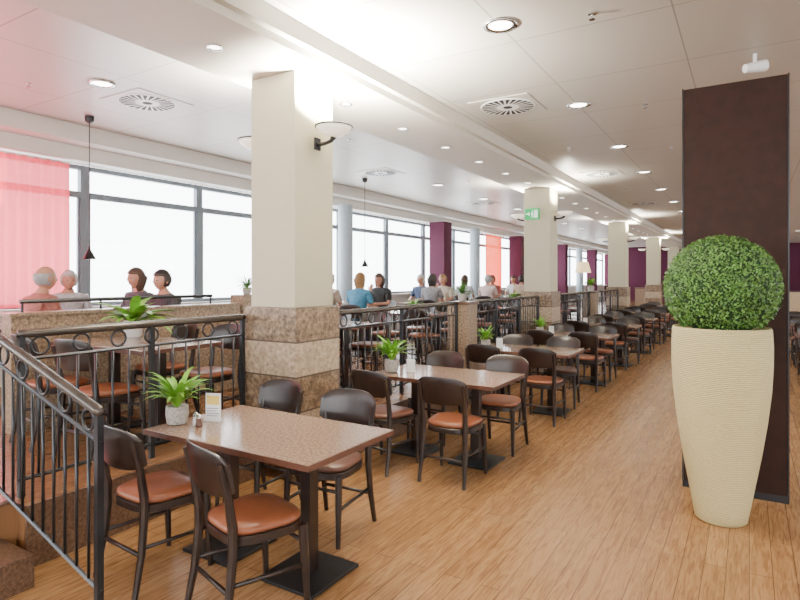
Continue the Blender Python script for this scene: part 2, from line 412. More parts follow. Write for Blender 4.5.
# ------------------------------------------------------------------ railing
def railing(p0, p1, z0, z1, label, H=0.95, step=0.12):
    p0 = Vector((p0[0], p0[1], z0)); p1 = Vector((p1[0], p1[1], z1))
    r = root('railing', label, 'railing', p0, group="dark metal railings")
    d = p1-p0; L = Vector((d.x, d.y)).length
    def at(t, h): return d*t+Vector((0,0,h))
    obj('handrail', MB().tube([at(0,H), at(0.02,H), at(0.98,H), at(1,H)], [0.022,0.026,0.026,0.022], 12).mesh('handrail', M_hand, True), parent=r)
    for nm, h, rr in (('upper_rail', H-0.15, 0.011), ('lower_rail', 0.10, 0.012)):
        obj(nm, MB().tube([at(0,h), at(1,h)], rr, 6).mesh(nm, M_rail, 'auto'), parent=r)
    bar = MB().tube([(0,0,0.10), (0,0,H-0.15)], 0.008, 6).mesh('baluster', M_rail, True)
    post = MB().box(-0.016, 0.016, -0.016, 0.016, 0.0, H).mesh('post', M_rail)
    n = max(2, int(round(L/step)))
    th = math.atan2(d.y, d.x)
    ring = MB().tube([(0.052*math.cos(a*PI/10), 0, 0.052*math.sin(a*PI/10)) for a in range(20)], 0.008, 6, True).mesh('ring', M_rail, True)
    np_ = max(1, int(round(L/1.15)))
    pts = [i/np_ for i in range(np_+1)]
    for t in pts:
        tt = min(max(t, 0.02/L), 1-0.02/L)
        obj('post', post, at(tt, 0), th, r)
    for i in range(1, n):
        t = i/n
        if min(abs(t-q) for q in pts)*L < 0.04: continue
        obj('baluster', bar, at(t, 0), 0, r)
    m = n//2
    for i in range(m):
        t = (i+0.5)/m
        obj('ring', ring, at(t, H-0.078), th, r)
    return r
railing((-3.62, 1.66), (-3.62, 3.40), PZ, PZ, "dark metal railing with rings beside the first column")
railing((-3.3, 4.0), (-3.3, 6.83), PZ, PZ, "dark metal railing with rings on the platform edge")
railing((-3.3, 7.17), (-3.3, 10.25), PZ, PZ, "dark metal railing with rings on the platform edge")
railing((-3.3, 10.85), (-3.3, 14.13), PZ, PZ, "dark metal railing with rings on the platform edge", step=0.16)
railing((-3.3, 14.47), (-3.3, 17.7), PZ, PZ, "dark metal railing with rings on the platform edge", step=0.2)
railing((-2.68, 1.60), (-4.4, 1.60), 0.0, 0.52, "sloping dark metal stair railing with rings", H=0.97, step=0.11)

r = root('parapet_wall', "low beige granite parapet with dark metal top rail", 'low wall', (-5.2, 2.3, PZ))
obj('parapet_body', MB().box(-0.08, 0.08, 0, 2.45, 0, 0.96).mesh('parapet_body', M_stone2, bevel=0.004), parent=r)
obj('parapet_cap', MB().box(-0.1, 0.1, -0.02, 2.47, 0.96, 0.99).mesh('parapet_cap', M_stone2, bevel=0.004), parent=r)
pp = MB().tube([(0,0.1,1.08), (0,2.1,1.08)], 0.018, 8)
for q in (0.12, 0.8, 1.45, 2.08): pp.tube([(0,q,0.99), (0,q,1.08)], 0.01, 6)
obj('top_rail', pp.mesh('top_rail', M_rail, 'auto'), parent=r)
obj('end_block', MB().box(-0.11, 0.11, 2.47, 2.75, 0, 1.08).mesh('end_block', M_stone2, bevel=0.004), parent=r)

pu = MB().box(-0.22, 0.22, -0.22, 0.22, PZ, 3.119).mesh('purple_pillar', M_purple, bevel=0.005)
for y in (13.45, 19.3, 24.9, 30.5):
    tag(obj('pillar', pu, (-6.98, y, 0)), "square purple painted pillar at the window wall", 'pillar', "purple pillars")
bl = MB().lathe([(0.15, PZ), (0.15, 3.119)], 24).mesh('round_column', M_blue, 'auto')
for y in (9.3, 15.7, 22.2, 28):
    tag(obj('column', bl, (-7.0, y, 0)), "slim round pale blue column at the window wall", 'column', "round window columns")

def curtain(y0, y1, m, label):
    mb = MB(); N = 120; vs = []; fs = []
    for i in range(N+1):
        t = i/N; y = y0+(y1-y0)*t; x = 0.035*math.sin(t*(y1-y0)*2*PI/0.13)
        vs += [(x*0.8, y, 1.28), (x, y, 2.2), (x*0.6, y, 3.08)]
    for i in range(N):
        for k in range(2): fs.append((i*3+k, (i+1)*3+k, (i+1)*3+k+1, i*3+k+1))
    mb.add(vs, fs)
    r = root('curtain', label, 'curtain', (XL+0.17, 0, 0))
    obj('curtain_fabric', mb.mesh('curtain_fabric', m, True), parent=r)
    obj('curtain_rail', MB().tube([(0, y0-0.02, 3.085), (0, y1+0.02, 3.085)], 0.012, 8).mesh('curtain_rail', M_white, True), parent=r)
curtain(1.2, 3.95, M_curt, "sheer pink curtain hanging at the window")
curtain(17.3, 18.7, M_curt2, "sheer orange red curtain hanging at the window")

pcord = MB().tube([(0,0,0), (0,0,1.5)], 0.005, 6).mesh('cord', M_black)
pcan = MB().lathe([(0.05, 1.54), (0.05, 1.57)], 16).lathe([(0.001,1.48),(0.045,1.51),(0.05,1.54)],16).mesh('ceiling_canopy', M_black, 'auto')
pshade = MB().lathe([(0.075, -0.08), (0.07, -0.075), (0.022, 0.02), (0.012, 0.04), (0.012, 0.07)], 20).mesh('lamp_shade', M_black, 'auto')
for (x, y) in ((-6.5, 3.74), (-6.12, 8.73)):
    r = root('pendant_lamp', "slim black cone pendant lamp on a long cord", 'lamp', (x, y, 1.928), group="black pendant lamps")
    obj('cord', pcord, parent=r); obj('ceiling_canopy', pcan, parent=r); obj('lamp_shade', pshade, parent=r)

r = root('exit_sign', "green emergency exit sign with white figure and arrow", 'sign', (-3.42, 10.27, 2.72))
obj('sign_box', MB().box(-0.13, 0.13, -0.04, 0.0, 0, 0.2).mesh('sign_box', M_green), parent=r)
pg = MB()
def quad(a, b, c, d): pg.add([(q[0], -0.043, q[1]) for q in (a, b, c, d)], [(0,1,2,3)])
quad((0.05, 0.03), (0.11, 0.03), (0.11, 0.17), (0.05, 0.17))
quad((-0.11, 0.09), (-0.06, 0.09), (-0.06, 0.11), (-0.11, 0.11))
pg.add([(-0.06, -0.043, 0.06), (-0.025, -0.043, 0.10), (-0.06, -0.043, 0.14)], [(0,1,2)])
quad((-0.005, 0.08), (0.03, 0.08), (0.03, 0.13), (-0.005, 0.13)); quad((0.005, 0.14), (0.025, 0.14), (0.025, 0.165), (0.005, 0.165))
quad((-0.015, 0.03), (0.0, 0.03), (0.015, 0.08), (0.0, 0.08)); quad((0.03, 0.03), (0.043, 0.03), (0.03, 0.08), (0.018, 0.08))
obj('sign_pictogram', pg.mesh('sign_pictogram', M_signw), parent=r)

# ------------------------------------------------------------------ dark panel
r = root('partition_panel', "tall dark brown wood veneer partition panel behind the planter", 'partition', (-0.10, 5.05, 0))
obj('panel_board', MB().box(-0.335, 0.335, -0.12, 0.12, 0.06, 3.09).mesh('panel_board', M_panel, bevel=0.004), parent=r)
obj('panel_foot', MB().box(-0.345, 0.345, -0.10, 0.10, 0.0, 0.055).mesh('panel_foot', M_black), parent=r)
obj('panel_edge', MB().box(-0.345, -0.336, -0.125, 0.125, 0.055, 3.095).box(0.336, 0.345, -0.125, 0.125, 0.055, 3.095).mesh('panel_edge', M_black), parent=r)

# ------------------------------------------------------------------ planter with ball
r = root('topiary_planter', "tall ribbed cream vase with clipped boxwood ball", 'plant', (-0.165, 4.42, 0))
prof = [(0.145, 0.0), (0.158, 0.012), (0.17, 0.08), (0.20, 0.25), (0.237, 0.46), (0.27, 0.68), (0.292, 0.88), (0.301, 1.05), (0.302, 1.18), (0.296, 1.285), (0.290, 1.298), (0.278, 1.295), (0.270, 1.25), (0.001, 1.23)]
obj('vase', MB().lathe(prof, 64).mesh('vase', M_vase, True), parent=r)
BC = Vector((0,0,1.56)); BR = 0.342
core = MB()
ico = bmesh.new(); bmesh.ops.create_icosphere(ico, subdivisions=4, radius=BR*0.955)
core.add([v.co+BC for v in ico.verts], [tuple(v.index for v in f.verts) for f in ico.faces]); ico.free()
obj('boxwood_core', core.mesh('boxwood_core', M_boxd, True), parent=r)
vs = []; fs = []
for i in range(11000):
    z = random.uniform(-0.75, 1); a = random.uniform(0, 2*PI); q = math.sqrt(1-z*z)
    nrm = Vector((q*math.cos(a), q*math.sin(a), z))
    p = BC+nrm*(BR*random.uniform(0.94, 1.025))
    t = (nrm.orthogonal().normalized()); t = Matrix.Rotation(random.uniform(0, 2*PI), 3, nrm) @ t
    dr = (t*0.9+nrm*random.uniform(0.1, 1.1)).normalized(); sd = dr.cross(nrm)
    if sd.length < 1e-3: continue
    sd.normalize(); l = random.uniform(0.014, 0.023); w = l*0.33
    o_ = len(vs); vs += [p, p+dr*l*0.5+sd*w, p+dr*l, p+dr*l*0.5-sd*w]; fs.append((o_, o_+1, o_+2, o_+3))
me = bpy.data.meshes.new('boxwood_leaves'); me.from_pydata([tuple(v) for v in vs], [], fs); me.materials.append(M_box)
o = obj('boxwood_leaves', me, parent=r); o["kind"] = "stuff"

# ------------------------------------------------------------------ plants
def foliage(name, n, length, width, seed, m, spread=1.0, z0=0.1, elo=0.35):
    rnd = random.Random(seed); mb = MB()
    for i in range(n):
        a = rnd.uniform(0, 2*PI); L = length*rnd.uniform(0.6, 1.1); el = rnd.uniform(elo, 1.45)
        w = width*rnd.uniform(0.7, 1.2); S = 7; vs = []; fs = []
        d = Vector((math.cos(a), math.sin(a), 0)); sd = Vector((-math.sin(a), math.cos(a), 0))
        p = Vector((0,0,z0))+d*0.01; ang = el
        for k in range(S):
            t = k/(S-1); ww = w*(math.sin(PI*min(1, t*0.93+0.07))**0.8)*0.5+0.001
            vs += [p-sd*ww+Vector((0,0,ww*0.3)), p.copy(), p+sd*ww+Vector((0,0,ww*0.3))]
            p = p+(d*math.cos(ang)*spread+Vector((0,0,1))*math.sin(ang))*(L/S); ang -= rnd.uniform(0.1, 0.32)
        for k in range(S-1):
            for j in range(2): fs.append((k*3+j, k*3+j+1, k*3+j+4, k*3+j+3))
        mb.add(vs, fs)
    return mb.mesh(name, m, True)
F1 = foliage('foliage', 44, 0.29, 0.034, 1, M_leaf, 0.85, elo=0.7)
F0 = foliage('foliage', 52, 0.36, 0.032, 8, M_leaf, 0.8, elo=0.8)
F2 = foliage('foliage', 26, 0.38, 0.07, 2, M_leaf, 1.1)
F3 = foliage('foliage', 40, 0.34, 0.02, 3, M_leafd, 0.8)
potme = MB().lathe([(0.045,0),(0.058,0.008),(0.066,0.06),(0.064,0.11),(0.056,0.112),(0.052,0.10),(0.001,0.098)], 20).mesh('pot', M_pot, 'auto')
potw = MB().lathe([(0.05,0),(0.06,0.01),(0.075,0.12),(0.068,0.12),(0.001,0.105)], 20).mesh('pot', M_white, 'auto')
def plant(loc, F, pot, label, sc=1.0, rot=0.0):
    r = root('potted_plant', label, 'plant', loc, rot); r.scale = (sc,)*3
    obj('pot', pot, parent=r); obj('foliage', F, parent=r)
plant((-2.93, 2.22, 0.7505), F0, potme, "small leafy green plant in grey stone pot on a dining table")
plant((-2.86, 4.52, 0.7505), F0, potme, "small leafy green plant in grey stone pot on a dining table", 1.05, 1)
plant((-2.86, 6.75, 0.7505), F1, potme, "small leafy green plant in grey stone pot on a dining table", 0.9, 2)
plant((-2.86, 8.95, 0.7505), F1, potme, "small leafy green plant in grey stone pot on a dining table", 0.9, 2.6)
plant((-4.72, 3.12, PZ+0.7505), F2, potw, "bright green leafy plant in white pot on a platform table", 1.2, 0.5)
plant((-5.2, 4.93, PZ+1.081), F3, potme, "grassy green plant in stone pot on the parapet end", 0.8)
plant((-3.3, 7.0, 1.3205), F3, potme, "grassy green plant in stone pot on a granite pier", 0.9, 1)
plant((-3.3, 14.3, 1.3205), F1, potme, "leafy green plant in stone pot on a granite pier", 1.2, 1)
plant((-4.5, 7.75, PZ+0.7505), F2, potw, "bright green leafy plant in white pot on a platform table", 0.7, 2)
plant((-4.5, 12.2, PZ+0.7505), F2, potw, "bright green leafy plant in white pot on a platform table", 0.8, 2)

# ------------------------------------------------------------------ chair
def superell(w, d, n=36, p=3.4, yoff=0, taper=0.0):
    out = []
    for k in range(n):
        a = 2*PI*k/n; c, s_ = math.cos(a), math.sin(a)
        q = (abs(c)**p+abs(s_)**p)**(-1/p)
        x = w*c*q; y = d*s_*q
        x *= 1+taper*(y/d)
        out.append((x, y+yoff))
    return out
def slab(mb, rings):
    n = len(rings[0][0]); vs = []; fs = []
    for pts, z in rings: vs += [(x, y, z) for x, y in pts]
    for i in range(len(rings)-1):
        for k in range(n): fs.append((i*n+k, i*n+(k+1) % n, (i+1)*n+(k+1) % n, (i+1)*n+k))
    fs.append(tuple(reversed(range(n)))); fs.append(tuple((len(rings)-1)*n+k for k in range(n)))
    return mb.add(vs, fs)
def E(s_, off=0.0): return superell(0.205*s_+off, 0.20*s_+off, taper=0.10)
seat_me = slab(MB(), [(E(0.96), 0.395), (E(1.0), 0.40), (E(1.0), 0.435), (E(0.97), 0.44)]).mesh('seat', M_wood, 'auto')
cush_mb = slab(MB(), [(E(0.93), 0.4405), (E(0.985), 0.452), (E(0.975), 0.468), (E(0.90), 0.478), (E(0.6), 0.483), (E(0.2), 0.484)])
cush_me = cush_mb.mesh('seat_cushion', M_leather, True)
cush2_me = cush_me.copy(); cush2_me.materials.clear(); cush2_me.materials.append(M_leather2)
def rl(sx):
    return MB().tube([(sx*0.195,-0.255,0),(sx*0.188,-0.215,0.2),(sx*0.182,-0.195,0.40),(sx*0.182,-0.197,0.5),(sx*0.186,-0.222,0.65),(sx*0.188,-0.262,0.80)],
                     [0.014,0.018,0.021,0.021,0.018,0.013], 8, sq=True).mesh('rear_leg', M_wood, 'auto')
def fl(sx):
    return MB().tube([(sx*0.192,0.165,0.42),(sx*0.196,0.172,0.3),(sx*0.203,0.188,0.0)], [0.022,0.020,0.013], 8, sq=True).mesh('front_leg', M_wood, 'auto')
legs = [('leg', rl(1)), ('leg', rl(-1)), ('leg', fl(1)), ('leg', fl(-1))]
def backme():
    mb = MB(); N = 22; vs = []; fs = []
    zs = [0, 0.04, 0.3, 0.7, 0.96, 1]
    for i in range(N+1):
        t = -1+2*i/N; x = 0.216*t
        yb = -0.285+0.055*t*t
        edge = (1-abs(t)**6)
        z0 = 0.632+0.012*t*t+0.025*(1-edge); z1 = 0.858-0.018*t*t-0.04*(1-edge)
        for side in (0, 1):
            for zz in zs:
                z = z0+(z1-z0)*zz
                y = yb-(z-0.74)*0.20+(0.018 if side else 0)
                if zz in (0, 1): y += (-0.005 if side else 0.005)
                vs.append((x, y, z))
    K = len(zs)
    def I(i, s_, k): return i*2*K+s_*K+k
    for i in range(N):
        for k in range(K-1):
            fs.append((I(i,0,k), I(i+1,0,k), I(i+1,0,k+1), I(i,0,k+1)))
            fs.append((I(i,1,k), I(i,1,k+1), I(i+1,1,k+1), I(i+1,1,k)))
        fs.append((I(i,0,0), I(i,1,0), I(i+1,1,0), I(i+1,0,0)))
        fs.append((I(i,0,K-1), I(i+1,0,K-1), I(i+1,1,K-1), I(i,1,K-1)))
    for i in (0, N):
        for k in range(K-1): fs.append((I(i,0,k), I(i,0,k+1), I(i,1,k+1), I(i,1,k)))
    mb.add(vs, fs)
    return mb.mesh('backrest', M_wood, 'auto')
back_me = backme()
str_me = [MB().tube([(s_*0.187,-0.205,0.24),(s_*0.197,0.178,0.22)], 0.011, 8).mesh('stretcher', M_wood, True) for s_ in (1,-1)]
str_me.append(MB().tube([(-0.187,-0.212,0.20),(0.187,-0.212,0.20)], 0.011, 8).mesh('stretcher', M_wood, True))
str_me.append(MB().tube([(-0.193,0.172,0.33),(0.193,0.172,0.33)], 0.011, 8).mesh('stretcher', M_wood, True))
def mkchair(cm, label):
    r = root('dining_chair', label, 'chair')
    obj('seat', seat_me, parent=r); obj('seat_cushion', cm, parent=r); obj('backrest', back_me, parent=r)
    for nme, m in legs: obj(nme, m, parent=r)
    for m in str_me: obj('stretcher', m, parent=r)
    return r
chairA = mkchair(cush_me, "dark wood dining chair with russet leather seat")
chairB = mkchair(cush2_me, "dark wood dining chair with dark brown leather seat")
first = {0: True, 1: True}
def chair(x, y, z, rot, kind=0, group="dining chairs along the walkway", label=None):
    src = (chairA, chairB)[kind]
    if first[kind]:
        first[kind] = False; src.location = (x, y, z); src.rotation_euler = (0,0,rot); src["group"] = group
        if label: src["label"] = label
        return src
    return dup(src, (x, y, z), rot, label or ("dark wood dining chair with russet leather seat", "dark wood dining chair with dark brown leather seat")[kind], group)

# ------------------------------------------------------------------ tables
def mktable(w, d, label):
    r = root('dining_table', label, 'table')
    obj('tabletop', MB().box(-w/2+0.006, w/2-0.006, -d/2+0.006, d/2-0.006, 0.722, 0.75).mesh('tabletop', M_top, bevel=0.003), parent=r)
    e = MB().box(-w/2, w/2, -d/2, -d/2+0.0055, 0.718, 0.748).box(-w/2, w/2, d/2-0.0055, d/2, 0.718, 0.748).box(-w/2, -w/2+0.0055, -d/2+0.0055, d/2-0.0055, 0.718, 0.748).box(w/2-0.0055, w/2, -d/2+0.0055, d/2-0.0055, 0.718, 0.748)
    obj('edge_band', e.mesh('edge_band', M_leather2), parent=r)
    po = MB().box(-0.035, 0.035, -0.035, 0.035, 0.02, 0.70).box(-0.15, 0.15, -0.15, 0.15, 0.70, 0.7175).mesh('pedestal', M_wood, bevel=0.003)
    bp = MB().box(-0.19, 0.19, -0.2, 0.2, 0.001, 0.02).mesh('base_plate', M_black, bevel=0.004)
    for sx in (-0.31, 0.31):
        obj('pedestal', po, (sx,0,0), 0, r); obj('base_plate', bp, (sx,0,0), 0, r)
    return r
T = mktable(1.25, 0.75, "granite-topped dining table on two dark pedestals")
def place_T(i, loc, group, label=None):
    if i == 0: T.location = loc; T["group"] = group; return T
    return dup(T, loc, 0, label or "granite-topped dining table on two dark pedestals", group)
TY = [2.04, 4.30, 6.52, 8.74, 10.95, 13.15, 15.4, 17.6, 19.8]
for i, ty in enumerate(TY):
    cy = ty+0.375
    place_T(i, (-2.375, cy, 0), "tables along the walkway", "granite-topped dining table with potted plant, on dark pedestals" if i < 4 else None)
    j = lambda a: random.uniform(-a, a)
    if i == 0:
        chair(-2.10, 2.03, 0, math.radians(-16), 0, label="dark dining chair with russet seat, turned at the first table")
        chair(-2.82, 2.02, 0, math.radians(-4), 0)
        chair(-2.32, 2.90, 0, PI+0.06, 1); chair(-3.0, 2.94, 0, PI-0.05, 0)
    else:
        chair(-2.05+j(0.03), ty-0.06+j(0.04), 0, j(0.15), 0)
        chair(-2.70+j(0.03), ty-0.07+j(0.04), 0, j(0.1), i % 2)
        chair(-2.05+j(0.03), ty+0.83+j(0.04), 0, PI+j(0.12), (i+1) % 2)
        chair(-2.70+j(0.03), ty+0.84+j(0.04), 0, PI+j(0.1), 1)
for cy in (11.0, 13.3, 15.6):
    place_T(9, (1.25, cy, 0), "tables of the far aisle")
    for sx in (-0.33, 0.33):
        chair(1.25+sx, cy-0.45, 0, random.uniform(-.1, .1), 0, "dining chairs of the far aisle")
        chair(1.25+sx, cy+0.45, 0, PI+random.uniform(-.1, .1), 0, "dining chairs of the far aisle")
for cy in (2.9, 5.35, 7.7, 10.0, 12.4, 14.8):
    place_T(9, (-4.35, cy, PZ), "tables on the platform beside the railing")
    for sx in (-0.32, 0.32):
        chair(-4.35+sx, cy-0.47, PZ, random.uniform(-.15, .15), 0, "dining chairs on the platform")
        chair(-4.35+sx, cy+0.47, PZ, PI+random.uniform(-.15, .15), 0, "dining chairs on the platform")
OT = [(-6.15, 3.5), (-5.9, 8.3), (-5.9, 10.9), (-5.9, 13.85), (-5.9, 16.3)]
for cx, cy in OT: place_T(9, (cx, cy, PZ), "tables near the windows")
place_T(9, (-5.9, 6.0, PZ), "tables near the windows")

# ------------------------------------------------------------------ people
def skin(verts, edges, radii, rooti=0, lv=1):
    me = bpy.data.meshes.new('tmp'); me.from_pydata(verts, edges, []); me.update()
    o = bpy.data.objects.new('tmp', me); C.objects.link(o)
    o.modifiers.new('s', 'SKIN')
    for i, r_ in enumerate(radii):
        sv = me.skin_vertices[0].data[i]
        sv.radius = r_ if hasattr(r_, '__len__') else (r_, r_); sv.use_root = (i == rooti)
    ss = o.modifiers.new('u', 'SUBSURF'); ss.levels = lv; ss.render_levels = lv
    dg = bpy.context.evaluated_depsgraph_get(); dg.update()
    ev = bpy.data.meshes.new_from_object(o.evaluated_get(dg))
    vs = [tuple(v.co) for v in ev.vertices]; fs = [tuple(p.vertices) for p in ev.polygons]
    bpy.data.objects.remove(o); bpy.data.meshes.remove(me); bpy.data.meshes.remove(ev)
    return vs, fs
HC = Vector((0, 0.045, 1.25))
def headgeo(hair=None):
    N, K = 32, 24; vs = []; fs = []
    rnd = random.Random(5)
    for i in range(K+1):
        ph = PI*i/K
        for k in range(N):
            th = 2*PI*k/N
            d = Vector((math.sin(ph)*math.cos(th), math.sin(ph)*math.sin(th), math.cos(ph)))
            x, y, z = d.x*0.080, d.y*0.098, d.z*0.114
            if d.z < 0:
                t = -d.z; x *= 1-0.28*t; y *= 1-0.10*t
                if d.y < 0: y *= 1-0.30*t
            if not hair:
                g = math.exp(-((d.x/0.14)**2+((d.z+0.12)/0.2)**2)) if d.y > 0.5 else 0
                y += 0.022*g
                for ex_ in (-0.36, 0.36):
                    ge = math.exp(-(((d.x-ex_)/0.17)**2+((d.z-0.05)/0.12)**2)) if d.y > 0.4 else 0
                    y -= 0.009*ge
            s_ = 1
            if hair:
                facez = d.y > 0.30 and d.z < 0.45
                low = d.z < -0.5
                s_ = 0.80 if (facez or low) else (1.17+rnd.uniform(-0.02, 0.02))
                if hair == 'long':
                    if d.y < 0.30 and d.z < 0.15:
                        s_ = 1.2+rnd.uniform(-0.02, 0.02); z = z*1.5; x *= 1+0.35*max(0, -d.z); y -= 0.012
                        if d.z < -0.85: s_ = 0.95
                if hair == 'fringe': s_ = 0.80 if (d.z > 0.45 or facez or low) else 1.09
            vs.append(HC+Vector((x*s_, y*s_, z*s_)))
    for i in range(K):
        for k in range(N): fs.append((i*N+k, (i+1)*N+k, (i+1)*N+(k+1) % N, i*N+(k+1) % N))
    return vs, fs
def bodypose(pose):
    if pose == 0:
        armR = [(0.17,0.0,1.04),(0.235,0.07,0.82),(0.13,0.30,0.81)]
        armL = [(-0.17,0.0,1.04),(-0.235,0.07,0.82),(-0.11,0.31,0.81)]
        dR, dL = Vector((-0.35,1,-0.12)), Vector((0.35,1,-0.12))
    else:
        armR = [(0.17,0.0,1.04),(0.24,0.20,0.84),(0.10,0.20,1.04)]
        armL = [(-0.17,0.0,1.04),(-0.235,0.07,0.82),(0.02,0.28,0.81)]
        dR, dL = Vector((-0.3,-0.1,1)), Vector((1,0.3,-0.1))
    return armR, armL, dR.normalized(), dL.normalized()
def build_body(pose):
    armR, armL, dR, dL = bodypose(pose)
    v = [(0,0,0.58),(0,-0.01,0.74),(0,-0.005,0.92),(0,0.0,1.05),(0,0.02,1.12),(0,0.035,1.18)]
    r_ = [(0.145,0.10),(0.125,0.088),(0.14,0.09),(0.09,0.062),(0.054,0.054),(0.052,0.052)]
    e = [(0,1),(1,2),(2,3),(3,4),(4,5)]
    for A in (armR, armL):
        b = len(v); mid = tuple((Vector(A[0])+Vector(A[1]))/2)
        v += [A[0], mid, A[1], A[2]]; r_ += [(0.050,0.050),(0.044,0.044),(0.038,0.038),(0.024,0.03)]
        e += [(3,b),(b,b+1),(b+1,b+2),(b+2,b+3)]
    for sx in (1,-1):
        b = len(v); v += [(sx*0.10,0.05,0.56),(sx*0.12,0.26,0.555),(sx*0.13,0.44,0.54),(sx*0.13,0.45,0.30),(sx*0.13,0.44,0.09),(sx*0.135,0.55,0.05)]
        r_ += [0.085,0.078,0.06,0.055,0.036,(0.035,0.028)]; e += [(0,b),(b,b+1),(b+1,b+2),(b+2,b+3),(b+3,b+4),(b+4,b+5)]
    mb = MB(); mb.add(*skin(v, e, r_))
    mb.add(*headgeo())
    for sx in (1,-1):
        vs = []; fs = []
        for i in range(7):
            for k in range(8):
                ph = PI*i/6; th = 2*PI*k/8
                vs.append(HC+Vector((sx*0.083+0.010*math.sin(ph)*math.cos(th), -0.005+0.018*math.sin(ph)*math.sin(th), -0.005+0.03*math.cos(ph))))
        for i in range(6):
            for k in range(8): fs.append((i*8+k, i*8+(k+1) % 8, (i+1)*8+(k+1) % 8, (i+1)*8+k))
        mb.add(vs, fs)
    for A, d, sg in ((armR, dR, 1), (armL, dL, -1)):
        w = Vector(A[2]); up = Vector((0,0,1)) if abs(d.z) < 0.8 else Vector((0,1,0))
        side = d.cross(up).normalized()*sg; up = Vector(up)-d*up.dot(d); up.normalize()
        mb.tube([w-d*0.01, w+d*0.03, w+d*0.085], [0.026,0.036,0.037], 10, flat=0.45 if abs(d.z) < 0.8 else 0.6)
        for fi, (off, L_) in enumerate(((-0.028,0.060),(-0.009,0.074),(0.010,0.070),(0.028,0.056))):
            b0 = w+d*0.075+side*off
            mb.tube([b0, b0+d*L_*0.45+up*0.004, b0+d*L_*0.8-up*0.01, b0+d*L_-up*0.024], [0.0095,0.009,0.008,0.006], 7)
        b0 = w+d*0.025-side*0.028
        mb.tube([b0, b0+d*0.025-side*0.022, b0+d*0.055-side*0.028], [0.012,0.010,0.008], 7)
    return mb
def build_shirt(pose):
    armR, armL, _, _ = bodypose(pose)
    v = [(0,0,0.55),(0,-0.01,0.74),(0,-0.005,0.92),(0,0.0,1.05),(0,0.012,1.10)]
    r_ = [(0.185,0.145),(0.155,0.125),(0.172,0.13),(0.135,0.105),(0.085,0.08)]
    e = [(0,1),(1,2),(2,3),(3,4)]
    for A in (armR, armL):
        b = len(v); A0, A1 = Vector(A[0]), Vector(A[1])
        v += [tuple(A0), tuple(A0.lerp(A1,0.5)), tuple(A0.lerp(A1,0.85))]; r_ += [0.075,0.062,0.056]
        e += [(3,b),(b,b+1),(b+1,b+2)]
    return MB().add(*skin(v, e, r_))
def build_trousers():
    v = [(0,0,0.61),(0,0,0.57)]; r_ = [(0.17,0.13),(0.17,0.13)]; e = [(0,1)]
    for sx in (1,-1):
        b = len(v); v += [(sx*0.10,0.05,0.56),(sx*0.12,0.26,0.555),(sx*0.13,0.44,0.54),(sx*0.13,0.45,0.30),(sx*0.13,0.44,0.12)]
        r_ += [0.1,0.09,0.072,0.066,0.055]; e += [(1,b),(b,b+1),(b+1,b+2),(b+2,b+3),(b+3,b+4)]
    return MB().add(*skin(v, e, r_))
M_skin = mat('skin', (0.42, 0.20, 0.13), 0.5, var=0.05)
BODY = [build_body(p).mesh('person_body', M_skin, True) for p in (0,1)]
SHIRT = [build_shirt(p).mesh('shirt', M_paper, True) for p in (0,1)]
TROU = build_trousers().mesh('trousers', M_paper, True)
HAIR = {h: MB().add(*headgeo(h)).mesh('hair', M_paper, True) for h in ('short','long','fringe')}
M_eye = mat('dark_eye', (0.02,0.015,0.01), 0.2, var=0)
M_lip = mat('lip', (0.35,0.10,0.08), 0.5, var=0.05)
eyem = MB()
for sx in (-1,1): eyem.lathe([(0.001,-0.007),(0.006,-0.005),(0.009,0),(0.006,0.005),(0.001,0.007)], 8, (sx*0.029, 0))
EYES = eyem.mesh('eyes', M_eye, True)
MOUTH = MB().tube([(-0.022,-0.004,0.001),(-0.01,0.001,0),(0,0.002,-0.001),(0.01,0.001,0),(0.022,-0.004,0.001)], [0.002,0.0045,0.005,0.0045,0.002], 7).mesh('mouth', M_lip, True)
SHOE = MB()
for sx in (1,-1): SHOE.tube([(sx*0.13,0.40,0.04),(sx*0.13,0.46,0.045),(sx*0.135,0.54,0.04),(sx*0.137,0.62,0.03)], [0.035,0.042,0.040,0.025], 10)
SHOE = SHOE.mesh('shoes', M_black, True)
_mc = {}
def cm(nm, col, rough=0.75):
    k = (nm, col)
    if k not in _mc: _mc[k] = mat(nm, col, rough, var=0.2, scale=22, bump=0.3)
    return _mc[k]
def person(x, y, rot, label, hair, hc, sc, tc=(0.03,0.04,0.08), pose=0, size=1.0):
    r = root('person', label, 'person', (x, y, PZ), rot); r.scale = (size,)*3
    obj('body', BODY[pose], parent=r)
    def part(nm, me, m, par=r):
        o = obj(nm, me, parent=par); o.material_slots[0].link = 'OBJECT'; o.material_slots[0].material = m; return o
    part('shirt', SHIRT[pose], cm('cloth', sc)); part('trousers', TROU, cm('trouser_cloth', tc))
    part('hair', HAIR[hair], cm('hair_strands', hc, 0.6))
    obj('shoes', SHOE, parent=r)
    obj('eyes', EYES, HC+Vector((0,0.084,0.006)), 0, r); obj('mouth', MOUTH, HC+Vector((0,0.087,-0.055)), 0, r)
    chair(x, y, PZ, rot, 0, "chairs of the seated guests")
brown=(0.05,0.022,0.012); dark=(0.018,0.011,0.009); grey=(0.30,0.30,0.30); blond=(0.24,0.13,0.05); red=(0.16,0.05,0.02)
person(-5.78, 2.85, 0.0, "balding person in brown red shirt at a window table", 'fringe', grey, (0.26,0.09,0.065), size=1.02)
person(-7.06, 3.80, -PI/2-0.3, "white haired person in light shirt at a window table", 'short', (0.42,0.41,0.38), (0.4,0.4,0.42), size=1.0)
person(-6.24, 4.20, PI, "person with brown hair in dark top at a table", 'long', brown, (0.06,0.055,0.07), size=1.02)
person(-5.70, 4.16, PI, "person with short dark hair in black top", 'short', dark, (0.03,0.03,0.035))
person(-5.55, 7.74, 0.0, "person with blond hair in blue top at a table", 'long', blond, (0.05,0.2,0.32))
